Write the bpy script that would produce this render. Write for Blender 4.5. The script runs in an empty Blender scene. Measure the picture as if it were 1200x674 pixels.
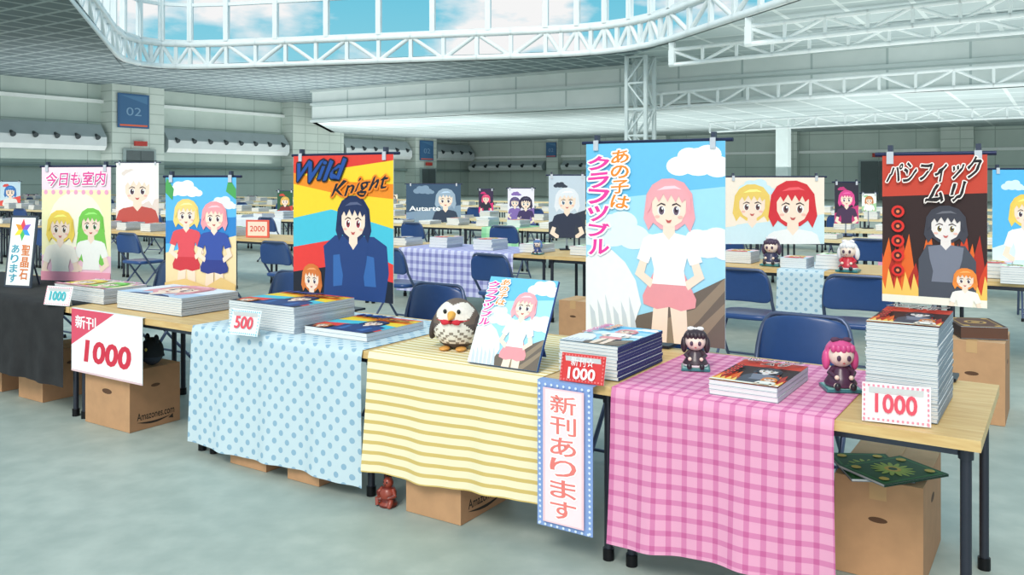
import bpy, bmesh, math, random
from mathutils import Vector, Matrix
random.seed(7)
SC = bpy.context.scene
COL = SC.collection
F=1000.0; CH=1.5; HZ=210.0
ANG=math.radians(-33.0)
R=Vector((math.cos(ANG),math.sin(ANG),0)); N=Vector((-math.sin(ANG),math.cos(ANG),0))
O=Vector((1.45,2.59,0)); TH=0.70; TD=0.85; TL=1.25
def W(s,t,z=0): 
    p=O-R*s+N*t; return Vector((p.x,p.y,z))
def sat(px,t):
    q=(px-600)/F; p=O+N*t
    return (p.x-q*p.y)/(R.x-q*R.y)
def unp(px,py,z):
    d=F*(CH-z)/(py-HZ); return Vector(((px-600)/F*d,d,z))
def run(p,dr,px):
    q=(px-600)/F
    return (q*p.y-p.x)/(dr.x-q*dr.y)
def hx(h,a=1):
    h=h.lstrip('#'); o=[]
    for i in (0,2,4):
        c=int(h[i:i+2],16)/255; o.append(c/12.92 if c<=.04045 else ((c+.055)/1.055)**2.4)
    return (o[0],o[1],o[2],a)
# ---------------- materials
class NT:
    def __init__(s,name,rough=.6,metal=0.):
        s.m=bpy.data.materials.new(name); s.m.use_nodes=True; s.t=s.m.node_tree; s.b=s.t.nodes['Principled BSDF']
        s.b.inputs['Roughness'].default_value=rough; s.b.inputs['Metallic'].default_value=metal
    def n(s,t,**k):
        x=s.t.nodes.new(t)
        for a,b in k.items(): setattr(x,a,b)
        return x
    def l(s,a,b): s.t.links.new(a,b)
    def M(s,op,a,b=None,c=None):
        x=s.n('ShaderNodeMath',operation=op)
        for i,v in enumerate((a,b,c)):
            if v is None: continue
            if isinstance(v,(int,float)): x.inputs[i].default_value=v
            else: s.l(v,x.inputs[i])
        return x.outputs[0]
    def mix(s,f,a,b,bt='MIX'):
        x=s.n('ShaderNodeMix',data_type='RGBA',blend_type=bt)
        for i,v in ((0,f),(6,a),(7,b)):
            if isinstance(v,(int,float,tuple)): x.inputs[i].default_value=v
            else: s.l(v,x.inputs[i])
        return x.outputs[2]
    def noise(s,scale,co='Object',det=4,sc=None):
        tc=s.n('ShaderNodeTexCoord'); nz=s.n('ShaderNodeTexNoise'); nz.inputs['Scale'].default_value=scale; nz.inputs['Detail'].default_value=det
        if sc:
            mp=s.n('ShaderNodeMapping'); mp.inputs['Scale'].default_value=sc; s.l(tc.outputs[co],mp.inputs[0]); s.l(mp.outputs[0],nz.inputs['Vector'])
        else: s.l(tc.outputs[co],nz.inputs['Vector'])
        return nz.outputs[0]
    def ramp(s,f,stops):
        x=s.n('ShaderNodeValToRGB'); e=x.color_ramp.elements
        while len(e)<len(stops): e.new(.5)
        for i,(p,c) in enumerate(stops): e[i].position=p; e[i].color=c
        s.l(f,x.inputs[0]); return x.outputs[0]
    def bump(s,h,st=.2,d=.01):
        x=s.n('ShaderNodeBump'); x.inputs['Strength'].default_value=st; x.inputs['Distance'].default_value=d; s.l(h,x.inputs['Height']); s.l(x.outputs[0],s.b.inputs['Normal'])
    def base(s,c): s.l(c,s.b.inputs['Base Color'])
    def uv(s):
        tc=s.n('ShaderNodeTexCoord'); sp=s.n('ShaderNodeSeparateXYZ'); s.l(tc.outputs['UV'],sp.inputs[0]); return sp.outputs[0],sp.outputs[1]
def colmat(name,rough,metal=0,nz=.06,sc=30):
    m=NT(name,rough,metal); a=m.n('ShaderNodeAttribute',attribute_name='Col')
    f=m.noise(sc); g=m.ramp(f,[(.3,(1-nz,1-nz,1-nz,1)),(.7,(1,1,1,1))])
    m.base(m.mix(1.0,a.outputs['Color'],g,'MULTIPLY')); return m.m
PRINT=colmat('printed_paper',.6,0,.03); METAL=colmat('painted_metal',.35,.5); PLAST=colmat('moulded_plastic',.3); SOFT=colmat('matte_fabric',.85,0,.15,60)
CARD=colmat('corrugated_cardboard',.8,0,.12,14); STEEL=colmat('structural_steel',.6,0,.08,1.5)
def wood(name,a,b,c):
    m=NT(name,.45); f=m.noise(6,sc=(1,9,9),det=6); m.base(m.ramp(f,[(.3,hx(a)),(.5,hx(b)),(.72,hx(c))])); return m.m
WOOD=wood('table_laminate','#d0a66c','#dcb87c','#e6c890'); WOOD2=wood('pale_laminate','#dcc08e','#e6d0a0','#eedcb4')
def weave(m):
    f=m.noise(500,co='UV',det=1); m.bump(f,.15,.001)
def polka(name,a,b,p=.085,r=.2):
    m=NT(name,.8); u,v=m.uv(); ds=[]
    for o in (0,.5):
        x=m.M('SUBTRACT',m.M('FRACT',m.M('ADD',m.M('DIVIDE',u,p),o)),.5); y=m.M('SUBTRACT',m.M('FRACT',m.M('ADD',m.M('DIVIDE',v,p),o)),.5)
        ds.append(m.M('SQRT',m.M('ADD',m.M('MULTIPLY',x,x),m.M('MULTIPLY',y,y))))
    f=m.M('LESS_THAN',m.M('MINIMUM',ds[0],ds[1]),r); m.base(m.mix(f,hx(a),hx(b))); weave(m); return m.m
def stripe(name,a,b,p=.045,w=.38):
    m=NT(name,.8); u,v=m.uv(); f=m.M('LESS_THAN',m.M('FRACT',m.M('DIVIDE',v,p)),w); m.base(m.mix(f,hx(a),hx(b))); weave(m); return m.m
def ging(name,a,b,c,p=.055,w=.5):
    m=NT(name,.8); u,v=m.uv(); fu=m.M('LESS_THAN',m.M('FRACT',m.M('DIVIDE',u,p)),w); fv=m.M('LESS_THAN',m.M('FRACT',m.M('DIVIDE',v,p)),w)
    c1=m.mix(m.M('MAXIMUM',fu,fv),hx(a),hx(b)); m.base(m.mix(m.M('MULTIPLY',fu,fv),c1,hx(c))); weave(m); return m.m
def plain(name,a):
    m=NT(name,.9); f=m.noise(9,co='UV'); m.base(m.mix(m.M('MULTIPLY',f,.12),hx(a),hx('#808080'))); weave(m); return m.m
BLUEDOT=polka('blue_polka_cotton','#c6d7de','#8eb0c6',.085,.17); YEL=stripe('cream_striped_cotton','#f2e6c2','#d4b86e',.047,.36)
PINK=ging('pink_gingham_cotton','#e8a2c0','#d880ab','#c96296',.058,.34); PURP=ging('pale_violet_gingham_cotton','#d0d0ea','#a8a8d4','#8080b8',.09,.45)
BLACK=plain('black_cotton','#0e0c10'); GREEN=ging('green_gingham_cotton','#b0e0b4','#98d4a4','#84c894',.2); WHITE=plain('white_cotton','#e8ecf2'); PINK2=ging('rose_gingham_cotton','#f6c4d8','#e89ab8','#dc80a4',.2)
def floor_mat():
    m=NT('polished_concrete',.5); a=m.noise(.8,det=8); b=m.noise(6,det=8); f=m.M('ADD',m.M('MULTIPLY',a,.6),m.M('MULTIPLY',b,.4))
    m.base(m.ramp(f,[(.36,hx('#98a49d')),(.5,hx('#a6b1a9')),(.64,hx('#b8c1b8'))])); m.b.inputs['Specular IOR Level'].default_value=.3
    return m.m
def panel_mat(name,a,b,g,bw,bh,ms=.03):
    m=NT(name,.8); tc=m.n('ShaderNodeTexCoord'); br=m.n('ShaderNodeTexBrick',offset=0.); m.l(tc.outputs['UV'],br.inputs['Vector'])
    br.inputs['Color1'].default_value=hx(a); br.inputs['Color2'].default_value=hx(b); br.inputs['Mortar'].default_value=hx(g)
    br.inputs['Scale'].default_value=1; br.inputs['Mortar Size'].default_value=ms; br.inputs['Brick Width'].default_value=bw; br.inputs['Row Height'].default_value=bh
    f=m.noise(.6,co='UV',det=6); m.base(m.mix(1.,br.outputs[0],m.ramp(f,[(.3,(.88,.9,.9,1)),(.7,(1,1,1,1))]),'MULTIPLY')); return m.m
FLOOR=floor_mat(); WALL=panel_mat('concrete_panel','#c2cfc8','#cad7d0','#a4b4ad',2.4,1.2)
PIER=panel_mat('pale_concrete_block','#ccd6cf','#d2dcd5','#aebcb4',1.2,.6)
SOFF=panel_mat('metal_grid_ceiling','#74848a','#7c8c92','#b0bec2',1.1,1.1,.09)
SOFF2=panel_mat('pale_grid_ceiling','#aebcbe','#b6c4c6','#d4dede',2.,2.,.08)
FASC=panel_mat('white_fascia_panel','#dfe7e6','#d9e1e0','#b4c2c2',3.,1.0,.05)
# ---------------- mesh builder
def se(v,m): return math.copysign(abs(v)**m,v)
class B:
    def __init__(s): s.v=[];s.f=[];s.c=[];s.m=[];s.s=[];s.uv=[]
    def face(s,pts,col,mi=0,sm=False,uv=None):
        i=len(s.v); s.v+= [tuple(p) for p in pts]; s.f.append(tuple(range(i,i+len(pts)))); s.c.append(col); s.m.append(mi); s.s.append(sm); s.uv.append(uv)
    def grid(s,rows,col,mi=0,sm=True,closeu=False,uvs=None):
        i0=len(s.v); nr=len(rows); nc=len(rows[0])
        for r_ in rows: s.v+=[tuple(p) for p in r_]
        for a in range(nr-1):
            for b in range(nc if closeu else nc-1):
                b2=(b+1)%nc; ids=(i0+a*nc+b,i0+a*nc+b2,i0+(a+1)*nc+b2,i0+(a+1)*nc+b)
                s.f.append(ids)
                if callable(col):
                    c=sum((Vector(s.v[k]) for k in ids),Vector())/4; s.c.append(col(c))
                else: s.c.append(col)
                s.m.append(mi); s.s.append(sm)
                s.uv.append([uvs[a][b],uvs[a][b2],uvs[a+1][b2],uvs[a+1][b]] if uvs else None)
    def box(s,c,d,col,M=None,mi=0,cols=None):
        x,y,z=[k/2 for k in d]; P=[Vector((c[0]+i*x,c[1]+j*y,c[2]+k*z)) for i in(-1,1) for j in(-1,1) for k in(-1,1)]
        if M: P=[M@p for p in P]
        Fs=[(0,1,3,2),(4,6,7,5),(0,4,5,1),(2,3,7,6),(0,2,6,4),(1,5,7,3)]
        for k,f in enumerate(Fs):
            q=[P[j] for j in f]; e1=(q[1]-q[0]).length; e2=(q[2]-q[1]).length
            uv=[(0,0),(e1,0),(e1,e2),(0,e2)] if k in(2,4) else [(0,0),(0,e1),(e2,e1),(e2,0)]
            s.face(q,cols[k] if cols else col,mi,False,uv)
    def tube(s,pts,r,col,seg=10,mi=0,cap=True):
        pts=[Vector(p) for p in pts]; rows=[]; u=None
        for i,p in enumerate(pts):
            t=(pts[min(i+1,len(pts)-1)]-pts[max(i-1,0)]).normalized()
            if u is None: u=t.orthogonal().normalized()
            else: u=(u-t*u.dot(t)).normalized()
            w=t.cross(u); rr=r[i] if isinstance(r,(list,tuple)) else r
            rows.append([p+(u*math.cos(a)+w*math.sin(a))*rr for a in [2*math.pi*k/seg for k in range(seg)]])
        s.grid(rows,col,mi,True,True)
        if cap: s.face(rows[0][::-1],col if not callable(col) else col(pts[0]),mi); s.face(rows[-1],col if not callable(col) else col(pts[-1]),mi)
    def lathe(s,prof,col,seg=24,c=(0,0,0),mi=0):
        rows=[[Vector((c[0]+r_*math.cos(a),c[1]+r_*math.sin(a),c[2]+z)) for a in [2*math.pi*k/seg for k in range(seg)]] for r_,z in prof]
        s.grid(rows,col,mi,True,True)
    def sup(s,c,rad,col,e1=1,e2=1,nu=32,nv=20,fn=None,M=None,mi=0):
        rows=[]
        for a in range(nv+1):
            h=-math.pi/2+math.pi*a/nv; row=[]
            for b in range(nu):
                w=2*math.pi*b/nu
                p=Vector((rad[0]*se(math.cos(h),e1)*se(math.cos(w),e2),rad[1]*se(math.cos(h),e1)*se(math.sin(w),e2),rad[2]*se(math.sin(h),e1)))
                if fn: p=fn(p)
                if M: p=M@p
                row.append(p+Vector(c))
            rows.append(row)
        s.grid(rows,col,mi,True,True)
    def mesh(s,name,mats):
        me=bpy.data.meshes.new(name); me.from_pydata(s.v,[],s.f)
        for m in (mats if isinstance(mats,(list,tuple)) else [mats]): me.materials.append(m)
        ca=me.color_attributes.new('Col','FLOAT_COLOR','CORNER'); uvl=me.uv_layers.new(name='UVMap')
        cd=[];ud=[]
        for f,c,u in zip(s.f,s.c,s.uv):
            for k in range(len(f)):
                cd+=c; ud+= u[k] if u else (0,0)
        ca.data.foreach_set('color',cd); uvl.data.foreach_set('uv',ud)
        me.polygons.foreach_set('material_index',s.m); me.polygons.foreach_set('use_smooth',s.s); me.update()
        return me
def top(name,label,cat,me=None,loc=(0,0,0),rz=ANG,group=None,rot=None):
    o=bpy.data.objects.new(name,me); COL.objects.link(o); o.location=loc; o.rotation_euler=rot or (0,0,rz)
    o['label']=label; o['category']=cat
    if group:o['group']=group
    if me is None: o.empty_display_size=.1
    return o
def part(par,name,me,loc=(0,0,0),rot=(0,0,0),label=None):
    o=bpy.data.objects.new(name,me); COL.objects.link(o); o.parent=par; o.location=loc; o.rotation_euler=rot
    if label:o['label']=label
    return o
def struct(name,me,loc=(0,0,0),rz=0,label=None):
    o=bpy.data.objects.new(name,me); COL.objects.link(o); o.location=loc; o.rotation_euler=(0,0,rz); o['kind']='structure'
    if label: o['label']=label
    return o
# ---------------- text
_tc={}
def glyphs(txt,bold=0.,shear=0.):
    k=(txt,bold,shear)
    if k in _tc: return _tc[k]
    cu=bpy.data.curves.new('t','FONT'); cu.body=txt; cu.size=1; cu.offset=bold; cu.shear=shear; cu.resolution_u=3; cu.fill_mode='FRONT'
    ob=bpy.data.objects.new('t',cu); COL.objects.link(ob); bpy.context.view_layer.update()
    ev=ob.evaluated_get(bpy.context.evaluated_depsgraph_get()); me=ev.to_mesh()
    vs=[v.co.copy() for v in me.vertices]; fs=[tuple(p.vertices) for p in me.polygons]; ev.to_mesh_clear()
    bpy.data.objects.remove(ob); bpy.data.curves.remove(cu)
    if not vs: vs=[Vector((0,0,0)),Vector((1,0,0)),Vector((0,1,0))]; fs=[]; print('NOGLYPH',txt)
    x0=min(v.x for v in vs);x1=max(v.x for v in vs);y0=min(v.y for v in vs);y1=max(v.y for v in vs)
    _tc[k]=(vs,fs,x0,x1,y0,y1); return _tc[k]
class Art:
    E=.00015
    def __init__(s,b,M,w,h,mi=0): s.b=b;s.M=M;s.w=w;s.h=h;s.L=1;s.k=w/h;s.mi=mi
    def P(s,u,v): return s.M@Vector((u*s.w,v*s.h,s.L*s.E))
    def poly(s,pts,col):
        if isinstance(col,str): col=hx(col)
        for ax,sg,lim in ((0,1,0),(0,-1,1),(1,1,0),(1,-1,1)):
            out=[]
            ins=lambda p: (p[ax]-lim)*sg>=0
            for i in range(len(pts)):
                a=pts[i-1];c=pts[i]
                if ins(a)!=ins(c):
                    t=(lim-a[ax])/(c[ax]-a[ax]); out.append((a[0]+t*(c[0]-a[0]),a[1]+t*(c[1]-a[1])))
                if ins(c): out.append(c)
            pts=out
            if len(pts)<3: return
        s.b.face([s.P(*p) for p in pts],col,s.mi); s.L+=1
    def rect(s,x0,y0,x1,y1,col): s.poly([(x0,y0),(x1,y0),(x1,y1),(x0,y1)],col)
    def ell(s,cx,cy,rx,ry,col,rot=0,n=20,a0=0,a1=360):
        pts=[]
        for i in range(n if a1-a0>=360 else n+1):
            a=math.radians(a0+(a1-a0)*i/n); x=rx*math.cos(a);y=ry*math.sin(a); c=math.cos(rot);d=math.sin(rot)
            pts.append((cx+x*c-y*d,cy+(x*d+y*c)*s.k))
        s.poly(pts,col)
    def _t(s,t,x0,y0,x1,y1,col,bold,shear,rot,dx=0,dy=0,jag=0):
        vs,fs,a,b_,c,d=glyphs(t,0,shear)
        vs2,fs2=(vs,fs)
        if bold: vs2,fs2,*_=glyphs(t,bold,shear)
        cx=(x0+x1)/2+dx;cy=(y0+y1)/2+dy*s.k
        X=[]
        for v in vs2:
            u=(v.x-a)/(b_-a)-.5; w=(v.y-c)/max(d-c,1e-6)-.5
            px=u*(x1-x0); py=w*(y1-y0)/s.k
            if jag: py+=jag*math.sin(u*19)*(1 if w>0 else -1)+jag*.6*math.sin(u*43)*(1 if w>0 else -1)
            cr=math.cos(rot);sr=math.sin(rot)
            X.append((cx+px*cr-py*sr, cy+(px*sr+py*cr)*s.k))
        for f in fs2: s.b.face([s.P(*X[i]) for i in f],col,s.mi)
        s.L+=1
    def text(s,t,x0,y0,x1,y1,col,bold=.01,shear=0,rot=0,out=None,ow=.012,jag=0):
        if isinstance(col,str): col=hx(col)
        if out:
            oc=hx(out)
            for i in range(8):
                a=i*math.pi/4; s._t(t,x0,y0,x1,y1,oc,bold,shear,rot,ow*math.cos(a),ow*math.sin(a),jag)
        s._t(t,x0,y0,x1,y1,col,bold,shear,rot,0,0,jag)
    def vtext(s,t,x0,y0,x1,y1,col,bold=.01,out=None,ow=.012,rots=None,shear=0):
        n=len(t);h=(y1-y0)/n
        for i,ch in enumerate(t):
            L=s.L; s.text(ch,x0,y1-(i+1)*h+h*.08,x1,y1-i*h-h*.08,col,bold,shear,(rots[i%len(rots)] if rots else 0),out=out,ow=ow)
            if i<n-1: s.L=L
    def fig(s,cx,cy,r,hair,topc,low=None,skin='#fae0cc',long=False,arm=True,eye='#5a3c50',armup=False):
        k=s.k; T=lambda pts:[(cx+x*r,cy+y*r*k) for x,y in pts]
        if long: s.poly(T([(-1.1,.3),(-1.4,-1.5),(-1.5,-3.2),(-1.0,-2.9),(-.4,-3.4),(.5,-3.0),(1.2,-3.5),(1.5,-2.2),(1.4,-1.4),(1.1,.3)]),hair)
        s.poly(T([(-1.22,.0),(-1.3,-.6),(-1.05,-1.15),(-.8,-.8),(-.4,-1.1),(.4,-1.1),(.8,-.8),(1.05,-1.2),(1.3,-.55),(1.22,.0),(1.15,.6),(.75,1.12),(.2,1.32),(-.35,1.3),(-.85,1.02),(-1.15,.55)]),hair)
        if low:
            s.poly(T([(-.75,-4.4),(-.95,-6.5),(-.75,-8.6),(-.3,-8.6),(-.12,-6.5),(-.02,-4.4)]),skin); s.poly(T([(.02,-4.4),(.25,-6.4),(.4,-8.4),(.85,-8.3),(.95,-6.4),(.85,-4.4)]),skin)
            s.poly(T([(-.75,-3.1),(-1.35,-4.3),(-1.3,-4.7),(-.6,-4.9),(0,-4.75),(.6,-4.9),(1.3,-4.7),(1.35,-4.3),(.75,-3.1)]),low)
        s.poly(T([(-.28,-.6),(-.32,-1.5),(0,-1.75),(.32,-1.5),(.28,-.6)]),skin)
        if arm:
            for q in (-1,1):
                if q==1 and armup: s.poly(T([(1.5,-2.3),(2.2,-1.75),(2.15,-1.35),(1.95,-1.25),(1.85,-1.65),(1.2,-1.95)]),skin)
                else: s.poly(T([(q*1.45,-2.5),(q*1.75,-3.3),(q*.95,-3.9),(q*.75,-3.55),(q*1.25,-3.2),(q*1.0,-2.3)]),skin)
                s.poly(T([(q*.95,-1.35),(q*1.3,-1.55),(q*1.65,-2.55),(q*1.05,-2.75),(q*.75,-2.0)]),topc)
        s.poly(T([(-.3,-1.25),(-1.05,-1.4),(-.95,-2.2),(-.75,-3.0),(-.85,-3.7),(.85,-3.7),(.75,-3.0),(.95,-2.2),(1.05,-1.4),(.3,-1.25),(0,-1.6)]),topc)
        s.poly(T([(-.86,.3),(-.84,-.3),(-.62,-.72),(-.2,-.98),(0,-1.04),(.2,-.98),(.62,-.72),(.84,-.3),(.86,.3),(.5,.8),(-.5,.8)]),skin)
        for q in (-1,1):
            s.ell(cx+q*.38*r,cy-.2*r*k,.19*r,.22*r,'#ffffff',n=12); s.ell(cx+q*.37*r,cy-.2*r*k,.14*r,.21*r,eye,n=12); s.ell(cx+q*.37*r,cy-.17*r*k,.07*r,.12*r,'#2a1c28',n=10); s.ell(cx+q*.37*r+.05*r,cy-.1*r*k,.05*r,.06*r,'#ffffff',n=8)
            s.poly(T([(q*.16,.02),(q*.38,.1),(q*.62,-.02),(q*.58,.05),(q*.38,.17),(q*.18,.1)]),'#3a2830'); s.ell(cx+q*.58*r,cy-.5*r*k,.13*r,.07*r,'#f6bcae',n=10)
        s.poly(T([(-.16,-.62),(0,-.67),(.16,-.62),(.07,-.78),(-.07,-.78)]),'#c45854')
        s.poly(T([(-1.1,-.35),(-1.08,.45),(-.6,1.05),(0,1.2),(.6,1.05),(1.08,.45),(1.1,-.4),(.92,-.05),(.84,.35),(.66,.18),(.5,.5),(.34,.2),(.12,.55),(-.06,.22),(-.26,.58),(-.5,.2),(-.66,.48),(-.84,.22),(-.93,-.1)]),hair)
        H=hx(hair); s.poly(T([(-.6,.75),(-.2,.95),(.3,.98),(.65,.8),(.3,.84),(-.2,.8)]),tuple(min(1,c*1.5+.08) for c in H[:3])+(1,))
def cloud(A,cx,cy,r,c='#ffffff'):
    for dx,dy,q in ((0,0,1),(-1,-.2,.7),(1,-.25,.75),(.5,.35,.7),(-.5,.3,.6),(1.7,-.4,.45)): A.ell(cx+dx*r,cy+dy*r*A.k,q*r,q*r*.7,c)
# ---- art designs: plain generic stand-ins in the colours of the originals
def a_sea(A):
    A.rect(0,0,1,1,'#a4dcf2'); A.poly([(0,.7),(1,.78),(1,1),(0,1)],'#6cc0e8')
    cloud(A,.82,.9,.13); cloud(A,.2,.55,.16,'#e4f6fc'); cloud(A,.88,.5,.13,'#f4fbfe')
    A.poly([(0,.05),(.3,.1),(.55,.16),(1,.34),(1,0),(0,0)],'#6e6258'); A.poly([(.5,0),(.6,.12),(.8,.18),(1,.34),(1,.28),(.82,.12),(.66,0)],'#94826e'); A.poly([(.7,0),(.84,.1),(1,.22),(1,.17),(.88,.06),(.8,0)],'#94826e')
    A.poly([(0,.0),(0,.4),(.08,.45),(.2,.45),(.3,.39),(.38,.3),(.42,.18),(.36,.06),(.34,0)],'#f2f4f6')
    for i in range(6): A.poly([(.05+.06*i,.0),(.03+.06*i,.16+.03*(i%3)),(.07+.06*i,.12),(.1+.06*i,.0)],'#ccd4dc')
    A.fig(.62,.68,.14,'#f2a8b0','#fdf8f6','#ec9aa0',eye='#6c5868')
    A.vtext('あの子は',.2,.66,.33,.97,'#f08c28',.02,out='#ffffff',rots=(.1,-.08,.06,-.1),shear=.1); A.vtext('クラフツブル',.03,.42,.18,.94,'#ee3ca0',.035,out='#ffffff',rots=(-.1,.08,-.05,.1),shear=.1)
def a_wild(A):
    A.rect(0,0,1,1,'#f6d32e'); A.poly([(0,.86),(1,.96),(1,1),(0,1)],'#e23c30'); A.poly([(0,.88),(.4,.82),(1,.8),(1,.7),(.4,.74),(0,.8)],'#f08c1c')
    A.poly([(0,.55),(.4,.62),(1,.5),(1,.26),(.5,.42),(0,.34)],'#48c0d8'); A.poly([(0,.34),(.5,.42),(1,.26),(1,.12),(.4,.2),(0,.16)],'#e83c38'); A.poly([(0,.16),(.4,.22),(1,.14),(1,0),(0,0)],'#131a2c')
    A.poly([(.44,.44),(.32,.36),(.34,.2),(.32,0),(.92,0),(.96,.2),(.94,.38),(.82,.44)],'#20407c')
    for pl in ([(.42,.3),(.58,.32),(.56,.1),(.42,.08)],[(.68,.32),(.82,.3),(.84,.1),(.7,.1)]): A.poly(pl,'#3468ac')
    A.fig(.62,.55,.135,'#1c2c58','#20407c',arm=False,eye='#9c3040'); A.fig(.2,.12,.085,'#d87838','#b83038',arm=False)
    A.text('Wild',.05,.83,.56,.96,'#1c4c9c',.02,.45,.05,out='#101828',ow=.013,jag=.008); A.text('Knight',.4,.715,.97,.835,'#101828',.01,.45,.14,out='#f08820',ow=.013,jag=.008)
def a_gold(A):
    A.rect(0,0,1,1,'#f8f2c0'); A.rect(0,.8,1,1,'#fbe0ea'); A.ell(.5,.5,.4,.4,'#fdf8e0'); A.poly([(0,0),(.5,.06),(1,0),(1,.22),(.5,.3),(0,.22)],'#f6c8d8')
    for i in range(9): A.ell(.06+.11*i,.78,.03,.03,'#f4a8c8',n=8)
    A.fig(.72,.5,.15,'#7ccc54','#f6f6f0',long=True,eye='#3c7838'); A.fig(.28,.47,.16,'#f4d45c','#f6f0e4',eye='#6c5838')
    A.rect(0,0,1,.08,'#f2a0b4'); A.text('今日も室内',.08,.84,.94,.96,'#e8509c',.02,.15,.02,out='#ffffff')
def a_beach(A):
    A.rect(0,0,1,1,'#5cb8ec'); A.poly([(0,.62),(1,.66),(1,.45),(0,.42)],'#2c84cc'); A.poly([(0,.34),(1,.5),(1,0),(0,0)],'#f2dcae'); cloud(A,.25,.9,.13); cloud(A,.8,.78,.1,'#e8f6fc')
    for x,l in ((.02,.2),(.9,.3)): A.poly([(x,1),(x+.1,.9),(x+l*.4,.8),(x-.04,.88)],'#4ca458')
    A.fig(.3,.68,.145,'#f0d47c','#e2505c','#d03844'); A.fig(.7,.66,.145,'#f4a0a8','#3450a4','#2c3c8c')
    A.poly([(0,0),(0,.08),(.3,.12),(.6,.06),(.8,.14),(1,.08),(1,0)],'#e8c888')
def a_fire(A):
    A.rect(0,0,1,1,'#2e1414'); A.poly([(0,.72),(1,.75),(1,1),(0,1)],'#c8402c')
    rnd=random.Random(3)
    for i in range(16):
        x=i/15; h=.25+.35*rnd.random(); A.poly([(x-.09,0),(x-.07,h*.6),(x,h),(x+.05,h*.5),(x+.09,0)],['#d8401c','#e86820','#b02818'][i%3])
    for i in range(13):
        x=i/12; h=.1+.15*rnd.random(); A.poly([(x-.07,0),(x-.02,h),(x+.07,0)],'#f8c860')
    A.rect(0,0,1,.05,'#f6f0e0')
    A.poly([(.44,.4),(.36,.3),(.36,.05),(.9,.05),(.9,.3),(.8,.4)],'#484c58')
    A.fig(.62,.53,.16,'#3c3c48','#787c8c',skin='#ece2de',eye='#8c7840',arm=False)
    A.fig(.8,.18,.09,'#f08c38','#f4f0e8')
    for i in range(5):
        y=.62-.1*i; A.ell(.16,y,.065,.065,'#e02820',n=16); A.ell(.16,y,.04,.04,'#481010',n=12); A.ell(.16,y,.018,.018,'#f08050',n=8)
    A.text('パシフィック',.04,.83,.96,.96,'#181014',.02,.4,.08,out='#f8ece6',ow=.012,jag=.01); A.text('ムリ',.42,.69,.82,.81,'#181014',.02,.4,.1,out='#f8ece6',ow=.012,jag=.01)
def gen(bg,bg2,hair,topc,**k):
    def f(A):
        A.rect(0,0,1,1,bg); A.poly([(0,.0),(1,.0),(1,.45),(0,.25)],bg2); cloud(A,.3,.85,.1,bg2)
        r=k.get('r',.24)
        if k.get('two'): A.fig(.27,.6,r*.8,k['two'],k.get('top2',bg2),eye=k.get('eye','#406080')); A.fig(.68,.58,r,hair,topc,eye=k.get('eye','#406080'))
        else: A.fig(k.get('x',.5),.6,r,hair,topc,long=k.get('long',False),eye=k.get('eye','#5a3c50'))
        if 'txt' in k: A.text(k['txt'],.06,.3,.62,.42,'#ffffff',.02)
    return f
# ---------------- furniture
def table_parts(wm,L=TL):
    b=B(); b.box((0,TD/2,TH-.018),(L-.006,TD,.036),hx('#ffffff'))
    t=b.mesh('table_top',wm)
    b=B(); b.box((0,TD/2,TH-.055),(L-.12,.03,.038),hx('#4a4f5c')); b.box((0,.08,TH-.055),(L-.1,.02,.036),hx('#4a4f5c')); b.box((0,TD-.08,TH-.055),(L-.1,.02,.036),hx('#4a4f5c'))
    fr=b.mesh('frame',METAL)
    b=B(); D=hx('#3a3d48'); b.tube([(0,0,.03),(0,0,TH-.036)],.017,D,12); b.tube([(0,0,0),(0,0,.045)],.023,hx('#17171b'),12); b.tube([(0,0,.62),(0,0,TH-.036)],.023,D,12)
    lg=b.mesh('leg',METAL); return t,fr,lg
TP={0:table_parts(WOOD),1:table_parts(WOOD2)}
def table(s,t,k,label,group,fr=True):
    o=top('folding_table',label,'table',None,W(s,t),ANG,group); T=TP[k]
    part(o,'table_top',T[0])
    if fr: part(o,'frame',T[1])
    for x in (-1,1):
        for y in (.07,TD-.07): part(o,'leg',T[2],(x*(TL/2-.05),y,0))
    return o
def cloth(s0,s1,t0,zb,mat,label,depth=TD-.03,amp=.012,group=None,zb2=None):
    w=s0-s1; nx=int(max(12,w*60)); rows=[];uvs=[]; ph=random.random()*6; zt=TH+.003
    zb2=zb if zb2 is None else zb2
    vs=[('t',depth*(1-i/6)) for i in range(7)]+[('d',i/20) for i in range(1,21)]
    for kind,q in vs:
        r_=[];ur=[]
        for i in range(nx+1):
            x=w*i/nx; f=i/nx
            if kind=='t': p=(x-w/2,q-.006,zt); L=-q
            else:
                zl=zt-q*(zt-(zb+(zb2-zb)*f+.005*math.sin(f*9+ph)))
                A=amp*q**1.3; y=-.012-.004*min(1,q*8)-A*(1.6+math.sin(f*w*17+ph+q*1.2)+.4*math.sin(f*w*37+ph*2)); L=q*(zt-zb)
                e=(.012*q*q)*(1 if f>.97 else (-1 if f<.03 else 0))
                p=(x-w/2+e,y,zl)
            r_.append(Vector(p)); ur.append((x,-L))
        rows.append(r_);uvs.append(ur)
    b=B(); b.grid(rows,hx('#ffffff'),0,True,False,uvs)
    return top('tablecloth',label,'tablecloth',b.mesh('tablecloth',mat),W((s0+s1)/2,t0),ANG,group)
def arcpts(p0,p1,p2,n=6):
    p0,p1,p2=map(Vector,(p0,p1,p2)); return [(1-t)**2*p0+2*t*(1-t)*p1+t*t*p2 for t in [i/n for i in range(n+1)]]
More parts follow.
